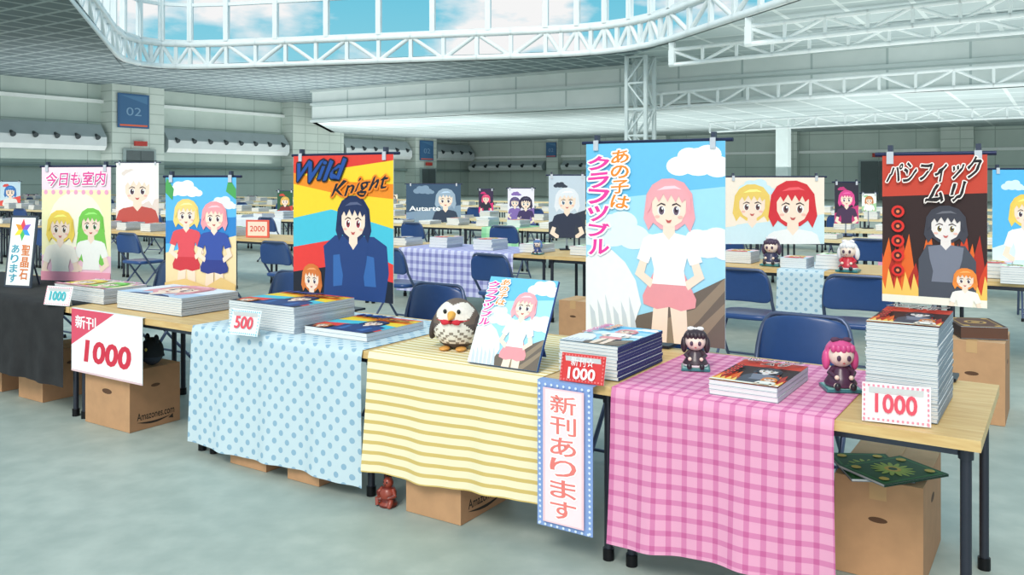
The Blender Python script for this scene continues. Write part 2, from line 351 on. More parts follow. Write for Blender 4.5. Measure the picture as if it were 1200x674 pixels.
def chair_parts():
    NV=hx('#2c4a80'); GR=hx('#5c6682')
    b=B(); b.sup((0,0,0),(.23,.022,.12),NV,.35,.35,40,20,fn=lambda p:Vector((p.x*(1-.06*(p.z/.125)),p.y+.9*p.x*p.x-.03,p.z+ .02*(1-(p.x/.23)**2)*(1 if p.z>0 else 0))),M=Matrix.Rotation(math.radians(-10),3,'X').to_4x4())
    back=b.mesh('backrest',PLAST)
    b=B(); b.sup((0,0,0),(.215,.2,.025),NV,.4,.4,40,12); seat=b.mesh('seat',PLAST)
    b=B()
    pts=[Vector((-.235,-.24,.012)),Vector((-.235,.10,.46))]+arcpts((-.235,.17,.56),(-.235,.235,.80),(-.15,.235,.805))+arcpts((.15,.235,.805),(.235,.235,.80),(.235,.17,.56))+[Vector((.235,.10,.46)),Vector((.235,-.24,.012))]
    b.tube(pts,.0125,GR,10); b.tube([(-.235,-.2,.07),(.235,-.2,.07)],.009,GR,8); fr=b.mesh('frame',METAL)
    b=B(); b.tube([(0,.24,.012),(0,-.14,.42)],.011,GR,10); b.tube([(0,.245,0),(0,.235,.03)],.015,hx('#101014'),10); lg=b.mesh('leg',METAL)
    b=B(); b.tube([(-.21,.19,.075),(.21,.19,.075)],.009,GR,8); br=b.mesh('crossbar',METAL)
    return back,seat,fr,lg,br
CP=chair_parts()
def chair(px,t,face=1,jit=0,label=None,s=None):
    s=sat(px,t) if s is None else s
    o=top('folding_chair',label or 'navy blue padded folding chair with tubular steel frame','chair',None,W(s,t),ANG+(0 if face>0 else math.pi)+jit,'navy folding chairs')
    part(o,'backrest',CP[0],(0,.2,.665)); part(o,'seat',CP[1],(0,0,.43)); part(o,'frame',CP[2]); part(o,'leg',CP[3],(-.205,0,0)); part(o,'leg',CP[3],(.205,0,0)); part(o,'crossbar',CP[4])
    return o
# ---- books
def book_geo(b,w,d,th,art=None,spine='#b9bfc9',side=1,page='#e4e4e2',M0=None,cover='#fbfbfa'):
    g=.002; c=hx(cover); M0=M0 or Matrix()
    b.box((0,0,th/2),(w-g*2,d-g*2,th-.002),hx(page),M0)
    b.box((0,0,th-.0008),(w,d,.0016),c if not art else hx('#dfe6ec'),M0); b.box((0,0,.0008),(w,d,.0016),hx('#8a9aa6'),M0)
    b.box((side*(w/2-.001),0,th/2),(.002,d,th-.0002),hx(spine),M0)
    if art:
        M=M0@Matrix.Translation((-w/2,-d/2,th)); art(Art(b,M,w,d))
def book_mesh(*a,**k):
    b=B(); book_geo(b,*a,**k); return b.mesh('book',PRINT)
def stack(flx,frx,fry,dep,n,th,art,label,group,z=TH+.004,spine='#b9bfc9',side=1,page='#e4e4e2',jit=.0018,w=None,ry=0):
    p=unp(frx,fry,z); k=run(p,-R,flx); w=w or k
    c=p-R*(w/2)+N*(dep/2)
    plainm=book_mesh(w,dep,th-.0003,None,spine,side,page); tp=book_mesh(w,dep,th-.0003,art,spine,side,page)
    for i in range(n):
        top('book',label,'book',tp if i==n-1 else plainm,c+Vector((0,0,i*th))+R*random.uniform(-jit,jit)+N*random.uniform(-jit,jit),ANG+ry+random.uniform(-.006,.006),group)
    return c
# ---- posters
def poster_mesh(w,h,art):
    b=B(); b.box((0,.0015,h/2),(w,.003,h),hx('#eeeeee'))
    M=Matrix(((1,0,0,-w/2),(0,0,-1,0),(0,1,0,0),(0,0,0,1))); art(Art(b,M,w,h)); return b.mesh('poster',PRINT)
def poster(s,t,w,zb,zt,art,label,rz=ANG,zf=TH,pole=0.):
    me=poster_mesh(w,zt-zb,art); p=W(s,t)
    c,sn=math.cos(rz),math.sin(rz); back=Vector((-sn,c,0))
    top('poster',label,'poster',me,(p.x,p.y,zb),rz)
    q=p+back*.03
    o=top('poster_stand','slim dark poster stand with crossbar and clips holding a poster','poster stand',None,(q.x,q.y,zf+.004),rz,'poster stands')
    h=zt-zf
    b=B(); b.box((0,.035,.006),(.16,.12,.012),hx('#2a2e3c')); b.tube([(0,0,.01),(0,0,.05)],.016,hx('#2a2e3c'),12); part(o,'base',b.mesh('base',METAL),(pole,0,0))
    b=B(); b.tube([(0,0,.012),(0,0,h*.55)],.009,hx('#9aa2b0'),10); b.tube([(0,0,h*.5),(0,0,h)],.007,hx('#b4bac6'),10); part(o,'pole',b.mesh('pole',METAL),(pole,0,0))
    b=B(); b.tube([(-w/2-.03,-.012,0),(w/2+.03,-.012,0)],.009,hx('#2a3050'),10); part(o,'crossbar',b.mesh('crossbar',METAL),(0,0,h+.002))
    b=B(); b.box((0,-.036,-.012),(.026,.006,.05),hx('#c8ccd4')); b.box((0,-.02,.024),(.018,.03,.03),hx('#3a4054')); cm=b.mesh('clip',PLAST)
    for x in (-.42,.42): part(o,'clip',cm,(x*w,0,h))
def poster_px(x0,x1,y0,y1,t,art,label,yaw='front',zf=TH,**k):
    xc=(x0+x1)/2; s=sat(xc,t); p=W(s,t); zt=CH-(y0-HZ)/F*p.y; zb=CH-(y1-HZ)/F*p.y
    if yaw=='row':
        a=sat(x0,t);b_=sat(x1,t); s=(a+b_)/2; w=a-b_; rz=ANG
    else: w=(x1-x0)/F*p.y; rz=yaw if isinstance(yaw,float) else 0.
    poster(s,t,w,max(zb,zf+.012),zt,art,label,rz,zf,**k)
# ---- cards
def pcard(px,py,w,h,draw,label,tilt=.25,yaw=0,z=TH+.005):
    p=unp(px,py,z); b=B()
    Rm=Matrix.Rotation(-tilt,4,'X')
    b.box((0,.001,h/2),(w,.002,h),hx('#ffffff'),Rm); b.box((0,.0,0),(w*.8,.002,h*.9),hx('#dddddd'),Matrix.Translation((0,math.sin(tilt)*h*.97,h*.45*math.cos(tilt)))@Matrix.Rotation(tilt*.8,4,'X'))
    M=Rm@Matrix(((1,0,0,-w/2),(0,0,-1,0),(0,1,0,0),(0,0,0,1))); draw(Art(b,M,w,h))
    top('price_card',label,'price card',b.mesh('price_card',PRINT),p,ANG+yaw)
def d_price(txt,tc,bc,bg='#ffffff',sub=None):
    def f(A):
        A.rect(0,0,1,1,bg)
        n=14
        for i in range(n):
            a=(i+.15)/n;b_=(i+.65)/n
            for y in (.04,.9): A.rect(a,y,b_,y+.06,bc)
        for i in range(8):
            a=(i+.15)/8;b_=(i+.65)/8
            for x in (.02,.95): A.rect(x,a,x+.03,b_,bc)
        A.text(txt,.2,.26 if not sub else .12,.8,.72 if not sub else .5,tc,.025)
        if sub: A.text(sub,.24,.56,.76,.9,tc,0)
    return f
# =================== FRONT ROW
lab=['light wood folding table with open end and dark steel legs','light wood folding table half covered by cream striped cloth','light wood folding table covered with blue polka dot cloth','light wood folding table with bare front and price sign','light wood folding table draped in black','light wood folding table draped in black']
J=[.02+TL*i for i in range(7)]
for i in range(6): table((J[i]+J[i+1])/2,0,0,lab[i],'front row of tables')
cloth(3.80,2.555,0,.07,BLUEDOT,'pale blue polka dot tablecloth hanging nearly to the floor')
cloth(2.515,1.575,0,.15,YEL,'cream and yellow horizontally striped tablecloth',zb2=.19)
cloth(1.268,.45,0,.11,PINK,'pink gingham checked tablecloth hanging over table front',zb2=.15)
cloth(7.5,5.06,0,.2,BLACK,'plain black tablecloth hanging over table front')
# hanging signs
def d_sign(A):
    A.rect(0,0,1,1,'#fbf8f8'); A.poly([(0,1),(0,.42),(.62,1)],'#e2506a'); A.rect(0,0,1,.03,'#e8c8cc')
    A.text('新刊',.06,.7,.36,.9,'#ffffff',.015); A.text('1000',.2,.2,.84,.52,'#d83048',.04,.1)
s0,s1=sat(82,-.03),sat(165,-.03)
b=B(); w=s0-s1; h=.385; b.box((0,.002,-h/2),(w,.003,h),hx('#eeeeee')); b.box((0,.012,.001),(w,.02,.002),hx('#eeeeee'))
d_sign(Art(b,Matrix(((1,0,0,-w/2),(0,0,-1,0),(0,1,0,-h),(0,0,0,1))),w,h))
top('price_sign','white and red paper price sign taped to bare table front','sign',b.mesh('price_sign',PRINT),W((s0+s1)/2,-.02,TH+.003))
def d_banner(A):
    A.rect(0,0,1,1,'#8aa6da')
    for i in range(27):
        for x in (.05,.95): A.ell(x,(i+.5)/27,.022,.022,'#dfe8f8',n=8)
    for i in range(9):
        for y in (.02,.98): A.ell((i+.5)/9,y,.022,.022,'#dfe8f8',n=8)
    A.rect(.13,.04,.87,.96,'#f8ccd4'); A.rect(.17,.05,.83,.95,'#fde4e8')
    A.vtext('新刊あります',.27,.07,.73,.93,'#f08078',.012,out='#ffffff',ow=.02)
s0,s1=1.572,1.325; w=s0-s1;h=.575
b=B(); b.box((0,.002,-h/2),(w,.003,h),hx('#8aa6d6')); b.box((0,.02,.001),(w,.04,.002),hx('#8aa6d6'))
d_banner(Art(b,Matrix(((1,0,0,-w/2),(0,0,-1,0),(0,1,0,-h),(0,0,0,1))),w,h))
top('hanging_banner','narrow vertical banner with blue dotted border and red lettering','banner',b.mesh('hanging_banner',PRINT),W((s0+s1)/2,-.055,TH+.002))
# books
stack(64,122,357,.30,8,.012,a_gold,'glossy comic booklet with pastel cover in a tall stack','stack of pastel booklets')
stack(137,213,371,.40,8,.013,gen('#e8ecf2','#b8d0e8','#e8a0a8','#303c70'),'white comic booklet in a wide stack','stack of white booklets')
stack(268,345,392,.44,11,.0125,a_wild,'comic booklet with yellow and red cover in stack','stack of yellow booklets on blue dotted cloth')
stack(357,430,401,.44,2,.02,a_wild,'yellow and navy comic booklet lying flat','flat pair of yellow booklets')
stack(655,724,447,.44,10,.0135,a_sea,'comic booklet with sky blue cover and navy spine','stack of navy spined booklets',spine='#24346c')
stack(831,912,473,.42,3,.018,a_fire,'comic booklet with fiery red cover on pink cloth','low stack of fiery booklets')
stack(1014,1100,497,.42,25,.0125,a_fire,'comic booklet with dark red cover in very tall stack','tall stack of fiery booklets',spine='#8c96a4',page='#d8d8d8')
# price cards
pcard(1050,497,.205,.125,d_price('1000','#e0485c','#f090a0','#fdeef0'),'pink bordered price card before the tall book stack',yaw=.15)
pcard(681,449,.19,.11,d_price('1000','#ffffff','#e87878','#d83838','新刊☆'),'red price card with white lettering',yaw=.05,z=TH+.007)
pcard(284,393,.2,.13,d_price('500','#e85060','#90c8d8','#f4fbfc'),'white price card with teal dashed border',yaw=.1)
pcard(66,358,.22,.12,d_price('1000','#48b8c0','#f4a0b0','#fbfdfd'),'white price card with turquoise numerals',yaw=.2)
# posters front
poster_px(687,850,167,400,.79,a_sea,'large poster of sky, sea bird and pink-haired girl','row')
poster_px(344,461,182,350,.79,a_wild,'bold poster with red, yellow and cyan wavy bands','row')
poster_px(1034,1157,182,357,.79,a_fire,'dark fiery red poster with grey clad figure','row')
poster_px(41,137,196,334,.74,a_gold,'pastel poster with blond and green haired figures',-.25)
poster_px(188,282,208,343,.76,a_beach,'beach poster with two figures against blue sea',-.25)
# star sign
def d_star(A):
    A.rect(0,0,1,1,'#3c4450'); A.rect(.06,.03,.94,.97,'#fbfbf6')
    cs=['#e84858','#f0a030','#f4e040','#58c060','#40a0e0','#9060d0']
    for i in range(6):
        a=math.radians(90+60*i); bb=math.radians(90+60*i+30); cc=math.radians(90+60*i-30); A.poly([(.5,.8),(.5+.17*math.cos(cc),.8+.17*math.sin(cc)*A.k),(.5+.34*math.cos(a),.8+.34*math.sin(a)*A.k),(.5+.17*math.cos(bb),.8+.17*math.sin(bb)*A.k)],cs[i])
    A.vtext('聖晶石',.54,.1,.84,.6,'#e07830',.02); A.vtext('あります',.16,.06,.44,.6,'#40a0b8',.02)
p=unp(20,337,TH+.004); b=B(); w,h=.25,.53; Rm=Matrix.Rotation(-.12,4,'X'); b.box((0,.006,h/2),(w,.012,h),hx('#505868'),Rm); d_star(Art(b,Rm@Matrix(((1,0,0,-w/2),(0,0,-1,0),(0,1,0,0),(0,0,0,1))),w,h))
o=top('notice_board','framed upright notice board with rainbow star and lettering','sign',None,p,-.3); part(o,'board',b.mesh('board',PRINT))
b=B(); b.tube([(0,.06,.42),(0,.2,.0)],.007,hx('#505868'),8); part(o,'support',b.mesh('support',METAL))
# leaning display panel
p0=unp(548,424,TH+.012); p1=p0+R*run(p0,R,629); w=(p1-p0).length; h=.395; c=(p0+p1)/2; tl=math.radians(27)
Rm=Matrix.Rotation(-tl,4,'X'); b=B(); b.box((0,.007,h/2),(w,.014,h),hx('#2c4c94'),Rm); a_sea(Art(b,Rm@Matrix(((1,0,0,-w/2),(0,0,-1,0),(0,1,0,0),(0,0,0,1))),w,h))
o=top('display_board','sky blue illustrated board leaning back on a strut','display board',None,c,ANG); part(o,'panel',b.mesh('panel',PRINT))
b=B(); b.box((0,0,.14),(.12,.004,.28),hx('#2c4c94'),Matrix.Translation((0,.27,0))@Matrix.Rotation(.45,4,'X')); part(o,'strut',b.mesh('strut',PRINT))
# plush bird
def bird():
    p=unp(522,411,TH+.005); o=top('plush_bird','plump round brown plush bird with cream face and red ribbon','toy bird',None,p+N*.09,ANG+.35)
    def bc(c):
        if c.z<.03: return hx('#5c524c')
        if c.y<.0 and c.z<.13 and (c.x/.1)**2+((c.z-.065)/.075)**2<1:
            return hx('#948a80') if (int(abs(c.x)*70)+int(c.z*80))%3==0 and c.z<.1 else hx('#f0eae2')
        if c.y<-.01 and c.z>.13 and ((abs(c.x)-.036)/.052)**2+((c.z-.176)/.042)**2<1: return hx('#f6ece0')
        return hx('#74645a') if c.z>.12 else hx('#5c5250')
    b=B(); b.sup((0,0,.115),(.112,.1,.118),bc,.95,1,72,56,fn=lambda q:Vector((q.x*(1.06-.22*max(0,q.z/.118)),q.y,q.z))); part(o,'body',b.mesh('body',SOFT))
    b=B(); b.tube([(0,-.085,.165),(0,-.105,.16),(0,-.135,.15)],[.022,.016,.002],hx('#f0b050'),12); part(o,'beak',b.mesh('beak',PLAST))
    b=B(); b.sup((0,0,0),(.009,.006,.011),hx('#141418'),nu=12,nv=8); e=b.mesh('eye',PLAST)
    for x in (-1,1): part(o,'eye',e,(x*.033,-.085,.182))
    b=B(); b.sup((0,0,0),(.02,.055,.065),hx('#4e4442'),nu=20,nv=12); wg=b.mesh('wing',SOFT)
    for x in (-1,1): part(o,'wing',wg,(x*.108,0,.1),(0,x*-.25,0))
    b=B(); b.sup((0,0,0),(.026,.036,.01),hx('#e0a050'),nu=16,nv=8); ft=b.mesh('foot',PLAST)
    for x in (-1,1): part(o,'foot',ft,(x*.04,-.07,.008))
    b=B(); rows=[[Vector(((.1+dr)*math.cos(a),(.091+dr)*math.sin(a),zz)) for a in [2*math.pi*k/40 for k in range(40)]] for dr,zz in ((.004,.128),(.009,.134),(.009,.142),(.001,.147))]
    b.grid(rows,hx('#c82838'),0,True,True)
    for x in (-1,1): b.sup((x*.024,-.105,.135),(.024,.008,.015),hx('#d83040'),nu=16,nv=8,fn=lambda q,x=x:Vector((q.x,q.y,q.z*(.5+.5*min(1,max(0,(q.x*x+.024)/.04))))))
    b.sup((0,-.109,.135),(.009,.008,.009),hx('#a81c2c'),nu=12,nv=8); part(o,'ribbon',b.mesh('ribbon',SOFT))
bird()
# dolls
def doll(p,h,hair,dress,label,trim='#f0e8ec',rz=ANG,base='#3c7c80'):
    k=h/.15; o=top('doll_figurine',label,'figurine',None,p,rz,'small dolls'); S=lambda *a:tuple(x*k for x in a)
    b=B(); b.box(S(0,0,.004),S(.1,.09,.008),hx(base)); b.box(S(0,0,.0085),S(.09,.08,.003),hx('#8cc0bc')); part(o,'base',b.mesh('base',PLAST))
    b=B()
    b.lathe([S(.042,.012),S(.046,.02),S(.034,.04),S(.022,.06),S(.018,.068),S(.008,.07)],lambda c:hx(trim) if c.z<.02*k else hx(dress),28)
    for x in (-1,1):
        b.tube([S(x*.018,0,.062),S(x*.034,-.012,.05),S(x*.022,-.034,.042)],[.009*k,.008*k,.006*k],hx(dress),10); b.sup(S(x*.02,-.037,.041),S(.007,.007,.007),hx('#f8dcc8'),nu=12,nv=8)
        b.tube([S(x*.018,-.02,.018),S(x*.022,-.048,.016)],[.01*k,.008*k],hx('#f8dcc8'),10); b.sup(S(x*.022,-.052,.018),S(.009,.008,.011),hx('#2c2830'),nu=12,nv=8)
    part(o,'body',b.mesh('body',PLAST))
    b=B(); b.sup(S(0,-.004,.1),S(.036,.034,.034),hx('#fbe2d2'),nu=28,nv=18)
    for x in (-1,1): b.sup(S(x*.014,-.0365,.096),S(.006,.003,.0085),hx('#503850'),nu=12,nv=8)
    b.sup(S(0,-.0375,.082),S(.004,.002,.002),hx('#b84848'),nu=10,nv=6); part(o,'head',b.mesh('head',PLAST))
    b=B()
    def hf(q): return Vector((q.x,max(q.y,-.012*k) if q.z<.012*k else q.y,q.z))
    b.sup(S(0,.006,.108),S(.043,.038,.038),hx(hair),nu=32,nv=20,fn=hf)
    for i in range(5): b.sup(S(-.026+.013*i,-.033+.004*abs(i-2),.122),S(.009,.007,.012),hx(hair),nu=12,nv=8)
    for x in (-1,1): b.sup(S(x*.04,.004,.085),S(.012,.014,.03),hx(hair),nu=14,nv=10)
    part(o,'hair',b.mesh('hair',PLAST))
    b=B()
    for x in (-1,1): b.sup(S(x*.016,-.004,.144),S(.014,.007,.008),hx(trim),nu=14,nv=8)
    b.sup(S(0,-.004,.143),S(.006,.006,.006),hx(trim),nu=10,nv=8); part(o,'hair_bow',b.mesh('hair_bow',SOFT))
doll(unp(815,432,TH+.006),.175,'#3a2c34','#4a3c44','small dark haired doll in dark dress on square base','#f4f0f0',rz=-.2)
doll(unp(985,456,TH+.006),.195,'#dc5490','#503048','small magenta haired doll in dark dress on teal base','#5c3c54',rz=-.1)
# ---- cartons
def carton(flx,frx,fry,dep,h,label,txt=True,z=0,w=None,t=None,ty=.16):
    if t is None: p=unp(frx,fry,z+.002)
    else: p=W(sat(frx,t),t,z+.002)
    k=w or run(p,-R,flx); c=p-R*(k/2)+N*(dep/2); w=k
    o=top('cardboard_box',label,'box',None,(c.x,c.y,z+.002),ANG,'cardboard boxes'); K=hx('#bf9068')
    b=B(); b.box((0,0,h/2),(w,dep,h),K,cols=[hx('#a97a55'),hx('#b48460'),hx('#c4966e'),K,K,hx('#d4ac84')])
    b.box((0,0,h+.0008),(w*.004+.002,dep,.0016),hx('#6a4830'))
    A=Art(b,Matrix(((0,0,1,w/2),(1,0,0,-dep/2),(0,1,0,0),(0,0,0,1))),dep,h)
    if txt:
        A.text('Amazones.com',.14,ty,.88,ty+.12,'#2c2019',.015)
        pts=[(.14+.66*i/16,ty-.03-.06*math.sin(math.pi*i/16)) for i in range(17)]
        for i in range(16):
            a=pts[i];q=pts[i+1]; t0=.035*math.sin(math.pi*i/16)+.004; t1=.035*math.sin(math.pi*(i+1)/16)+.004
            L=A.L; A.poly([a,q,(q[0],q[1]+t1),(a[0],a[1]+t0)],'#2c2019'); A.L=L
        A.L+=1; A.poly([(.76,ty-.07),(.85,ty-.01),(.86,ty-.09)],'#2c2019')
    A2=Art(b,Matrix(((1,0,0,-w/2),(0,0,-1,-dep/2),(0,1,0,0),(0,0,0,1))),w,h); A2.ell(.5,.6,.11,.035,'#5e3f2a')
    A.ell(.5,.7,.09,.03,'#5e3f2a'); part(o,'body',b.mesh('body',CARD))
    b=B(); tp=hx('#c9a070'); b.box((0,0,h+.0022),(.06,dep+.004,.0008),tp); b.box((0,-dep/2-.0012,h-.035),(.06,.0008,.075),tp); b.box((0,dep/2+.0012,h-.035),(.06,.0008,.075),tp); part(o,'tape',b.mesh('tape',PRINT),label='glossy brown packing tape')
    return c,w
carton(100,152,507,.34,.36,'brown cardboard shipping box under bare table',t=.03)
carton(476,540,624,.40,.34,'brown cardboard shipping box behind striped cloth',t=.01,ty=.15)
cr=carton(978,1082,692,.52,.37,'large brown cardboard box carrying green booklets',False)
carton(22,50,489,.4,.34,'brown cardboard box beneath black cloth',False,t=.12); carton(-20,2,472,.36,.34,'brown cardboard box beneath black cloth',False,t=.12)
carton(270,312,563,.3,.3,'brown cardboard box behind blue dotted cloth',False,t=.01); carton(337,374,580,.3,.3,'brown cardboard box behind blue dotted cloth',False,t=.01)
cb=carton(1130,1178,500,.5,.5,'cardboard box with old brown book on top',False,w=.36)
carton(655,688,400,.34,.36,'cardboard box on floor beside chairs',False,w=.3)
# green booklets
def a_green(A):
    A.rect(0,0,1,1,'#24643c'); A.rect(.05,.04,.95,.96,'#3a8a50'); A.rect(.09,.07,.91,.93,'#22623a')
    for a in range(0,360,24):
        r=math.radians(a); A.ell(.5+.2*math.cos(r),.5+.2*math.sin(r)*A.k,.15,.038,'#b4d464',rot=r,n=12)
    A.ell(.5,.5,.13,.13,'#e8d060'); A.ell(.5,.5,.07,.07,'#205a36')
    for x,y in ((.2,.14),(.8,.14),(.2,.86),(.8,.86)): A.ell(x,y,.08,.08,'#e8d060',n=12)
c,w=cr; gm=book_mesh(.23,.31,.009,a_green,'#163c28')
for i,(dx,dy,a) in enumerate(((-.05,-.15,.5),(.04,-.185,-.62))):
    q=c+R*dx+N*dy; top('booklet','dark green booklet with gold ornament on cardboard box','booklet',gm,(q.x,q.y,.378+i*.0125),ANG+a,'green booklets')
def a_old(A):
    A.rect(0,0,1,1,'#4a2c20'); A.rect(.08,.06,.92,.94,'#a07c3c'); A.rect(.12,.09,.88,.91,'#5a3424'); A.ell(.5,.5,.24,.24,'#c89c50'); A.ell(.5,.5,.18,.18,'#4a2c20'); A.ell(.5,.5,.1,.1,'#c89c50')
    for x,y in ((.16,.12),(.84,.12),(.16,.88),(.84,.88)): A.ell(x,y,.08,.08,'#c89c50',n=10)
c,w=cb; top('antique_book','thick antique brown book with gold emblem on cover','book',book_mesh(.27,.38,.075,a_old,'#3c2418',-1,'#5a3828'),(c.x,c.y,.508),ANG+.35)
# small items under tables
b=B(); b.sup((0,0,.08),(.075,.065,.085),lambda c:hx('#20242c') if c.z>.05 else hx('#343c4c'),nu=28,nv=18)
tp_=W(sat(178,.22),.22,.368); o=top('plush_toy','small dark rounded plush toy sitting on cardboard box','toy',None,tp_,ANG); part(o,'body',b.mesh('body',SOFT))
b=B(); b.sup((0,0,0),(.022,.012,.03),hx('#20242c'),nu=14,nv=10); e=b.mesh('ear',SOFT)
for x in (-1,1): part(o,'ear',e,(x*.045,0,.155))
b=B(); b.sup((0,0,0),(.01,.006,.01),hx('#d8c060'),nu=10,nv=8); e=b.mesh('eye',PLAST)
for x in (-1,1): part(o,'eye',e,(x*.028,-.06,.1))
o=top('statuette','small reddish brown carved figure squatting on the floor','statuette',None,W(sat(455,.02),.02),ANG)
rc=lambda c:hx('#944030') if int(c.z*110)%3 else hx('#6c2820')
b=B(); b.lathe([(0,0),(.042,0),(.044,.012),(.03,.02),(.036,.04),(.04,.06),(.03,.082),(.012,.09),(0,.09)],rc,24)
for x in (-1,1): b.tube([(x*.02,-.01,.03),(x*.042,-.03,.03),(x*.034,-.036,.006)],[.014,.013,.01],rc,10)
part(o,'body',b.mesh('body',PLAST))
b=B()
for x in (-1,1): b.tube([(x*.03,0,.076),(x*.05,-.012,.055),(x*.026,-.034,.045)],[.011,.01,.008],rc,10)
part(o,'arms',b.mesh('arms',PLAST))
b=B(); b.sup((0,0,.105),(.024,.024,.026),hx('#944030'),nu=20,nv=14); b.sup((0,-.022,.102),(.005,.006,.006),hx('#6c2820'),nu=10,nv=8)
for x in (-1,1): b.sup((x*.009,-.0215,.111),(.004,.003,.004),hx('#201010'),nu=10,nv=6); b.tube([(x*.012,0,.124),(x*.022,0,.14)],[.006,.001],hx('#6c2820'),8)
part(o,'head',b.mesh('head',PLAST))
# =================== chairs
for px in (930,488,318,178,60,760): chair(px,1.26,1)
for px,j in ((877,.0),(1008,.1),(592,-.1),(470,0),(740,0),(340,0),(168,0),(250,.1),(70,0)): chair(px,3.75,-1,j)
# =================== rear rows
rows=[(4.7,0),(8.7,1),(11.0,1),(15,1),(18,1),(22.5,1)]
rl='pale wood folding table in a long row of stalls'
covers=[gen('#f4d0d8','#b8dcf0','#f0c850','#e04050'),gen('#384878','#90a8d0','#e8e8f0','#202840'),gen('#e8f4d8','#f0b0c8','#6cb860','#ffffff')]
spots=[]
for ri,(t,k) in enumerate(rows):
    for i in range(-14,34):
        s=i*TL+.3*ri; c=W(s,t)
        if c.y<3: continue
        px=600+F*c.x/c.y
        if not(-90<px<1290): continue
        table(s,t,k,rl,'rear tables row',fr=ri<2); spots.append((ri,s,t,c.y,px))
def rcloth(px0,px1,t,zb,mat,label): cloth(sat(px0,t),sat(px1,t),t,zb,mat,label,amp=.01)
rcloth(911,966,4.7,.25,BLUEDOT,'pale blue polka dot cloth on rear table'); rcloth(468,602,4.7,.2,PURP,'pale violet gingham cloth on rear table')
rcloth(565,608,8.7,.3,GREEN,'pale green checked cloth on rear table'); rcloth(1030,1090,8.7,.3,PINK2,'pale pink checked cloth on rear table')
rcloth(250,330,8.7,.3,WHITE,'white cloth on distant table'); rcloth(395,455,11.,.3,PINK2,'pale pink checked cloth on distant table'); rcloth(700,760,11.,.3,WHITE,'white cloth on distant table')
cv=[book_mesh(.26,.32,.0296,a) for a in covers]; pm=book_mesh(.26,.32,.0296); far=B(); fc=['#f4d8dc','#c8dcf0','#fbfbfa','#d8ecc8','#384878','#f0d890']
for ri,s,t,d,px in spots:
    if ri>4: continue
    for dx in (-.32,.3):
        c=random.randrange(3); n=random.choice((3,4)) if ri==0 else random.choice((2,3,4,5))
        if ri==0 and (840<px<1010 or 285<px<320): continue
        for q in range(n):
            P=W(s+dx+random.uniform(-.01,.01),t+.35,TH+.004+q*.03); a=ANG+random.uniform(-.04,.04)
            if ri==0 or (ri==1 and dx<0): top('book','thin comic booklet in a stack on a rear stall','book',cv[c] if q==n-1 else pm,P,a,'booklets on rear stalls')
            else: book_geo(far,.26,.32,.0296,None,M0=Matrix.Translation(P)@Matrix.Rotation(a,4,'Z'),cover=random.choice(fc))
o=top('booklets','many thin booklets in small stacks on distant stalls','books',far.mesh('booklets',PRINT),(0,0,0),0); o['kind']='stuff'
def rst(flx,frx,fry,n,a): stack(flx,frx,fry,.28,n,.018,a,'comic booklet in a neat stack on rear stall','booklets on rear stalls')
rst(846,880,309,6,covers[0]); rst(914,945,315,5,covers[0]); rst(1172,1205,334,7,covers[2])
# rear dolls
doll(unp(904,311,TH+.006),.26,'#4c3a50','#3c3c58','small violet haired doll on rear stall'); doll(unp(994,318,TH+.006),.27,'#ece8ea','#c83040','small white haired doll in red dress on rear stall')
doll(W(sat(629,4.75),4.77,TH+.006),.16,'#5c7cb0','#404c80','tiny blue haired doll on rear stall')
# rear posters
poster_px(850,966,208,286,5.4,gen('#f8e8d8','#cfe8f0','#d82c38','#f0f0f0',two='#f0cc68',r=.19,eye='#785050'),'wide poster with red and blond haired figures')
poster_px(1163,1240,199,326,5.3,gen('#58b8ec','#d8f0f8','#f2d060','#f8f8f8',r=.2),'poster with blond figure on blue sky')
poster_px(643,686,206,279,5.4,gen('#c8d4e0','#303848','#e8eaf0','#283048',r=.27,eye='#6080a0'),'poster with silver haired figure in dark coat')
poster_px(476,540,216,264,9.4,gen('#34506c','#8098b0','#9cb0c4','#2c3c54',x=.72,r=.15,txt='Autarte'),'dark blue landscape poster with white title')
poster_px(595,626,221,262,9.4,gen('#f0e8f4','#8868b0','#302848','#403060',two='#584878',r=.2),'small poster with violet haired figures')
poster_px(978,1006,214,262,9.4,gen('#2c2838','#c83878','#e04890','#483050',r=.28),'small dark poster with magenta haired figure')
poster_px(1010,1027,227,247,11.7,gen('#f0f4ec','#a8d0a0','#c87840','#ffffff'),'small white poster above distant stall')
poster_px(136,186,191,268,5.4,gen('#f4f0ec','#e8d8d0','#fbf8f8','#c05048',r=.33),'pale poster with white haired figure')
poster_px(0,24,213,252,9.4,gen('#c8e0f0','#e85048','#3878c0','#e8e8e8'),'small blue and red poster')
poster_px(325,343,224,262,9.4,gen('#285838','#d84838','#e0b050','#882c28'),'small red and green poster')
poster_px(561,578,222,250,11.7,gen('#382848','#e02878','#e84878','#282838'),'small magenta poster above distant stall')
hc=[('#e8f0f8','#6cb0d8','#885038','#d06048','pale blue'),('#f4e8d0','#e8a060','#604030','#c84848','orange'),('#e4f0f4','#60a0c8','#c89040','#3c6890','light blue'),('#f0d8e8','#d878a8','#40304c','#8050a0','pink'),('#f4f4e8','#78b878','#a06040','#407850','green')]
for i,(px,t,y) in enumerate(((1090,11.7,226),(412,15.7,226),(745,15.7,228),(30,15.7,228),(232,15.7,230),(372,11.7,228),(455,18.7,228),(520,18.7,230),(700,18.7,229),(800,15.7,228),(835,11.7,226),(1040,18.7,229),(1140,15.7,226),(105,18.7,229),(290,18.7,230))):
    q=hc[i%5]; w_=18 if t<12 else (14 if t<16 else 11); poster_px(px,px+w_,y,y+w_*1.5,t,gen(*q[:4]),'small %s poster above distant stall'%q[4])
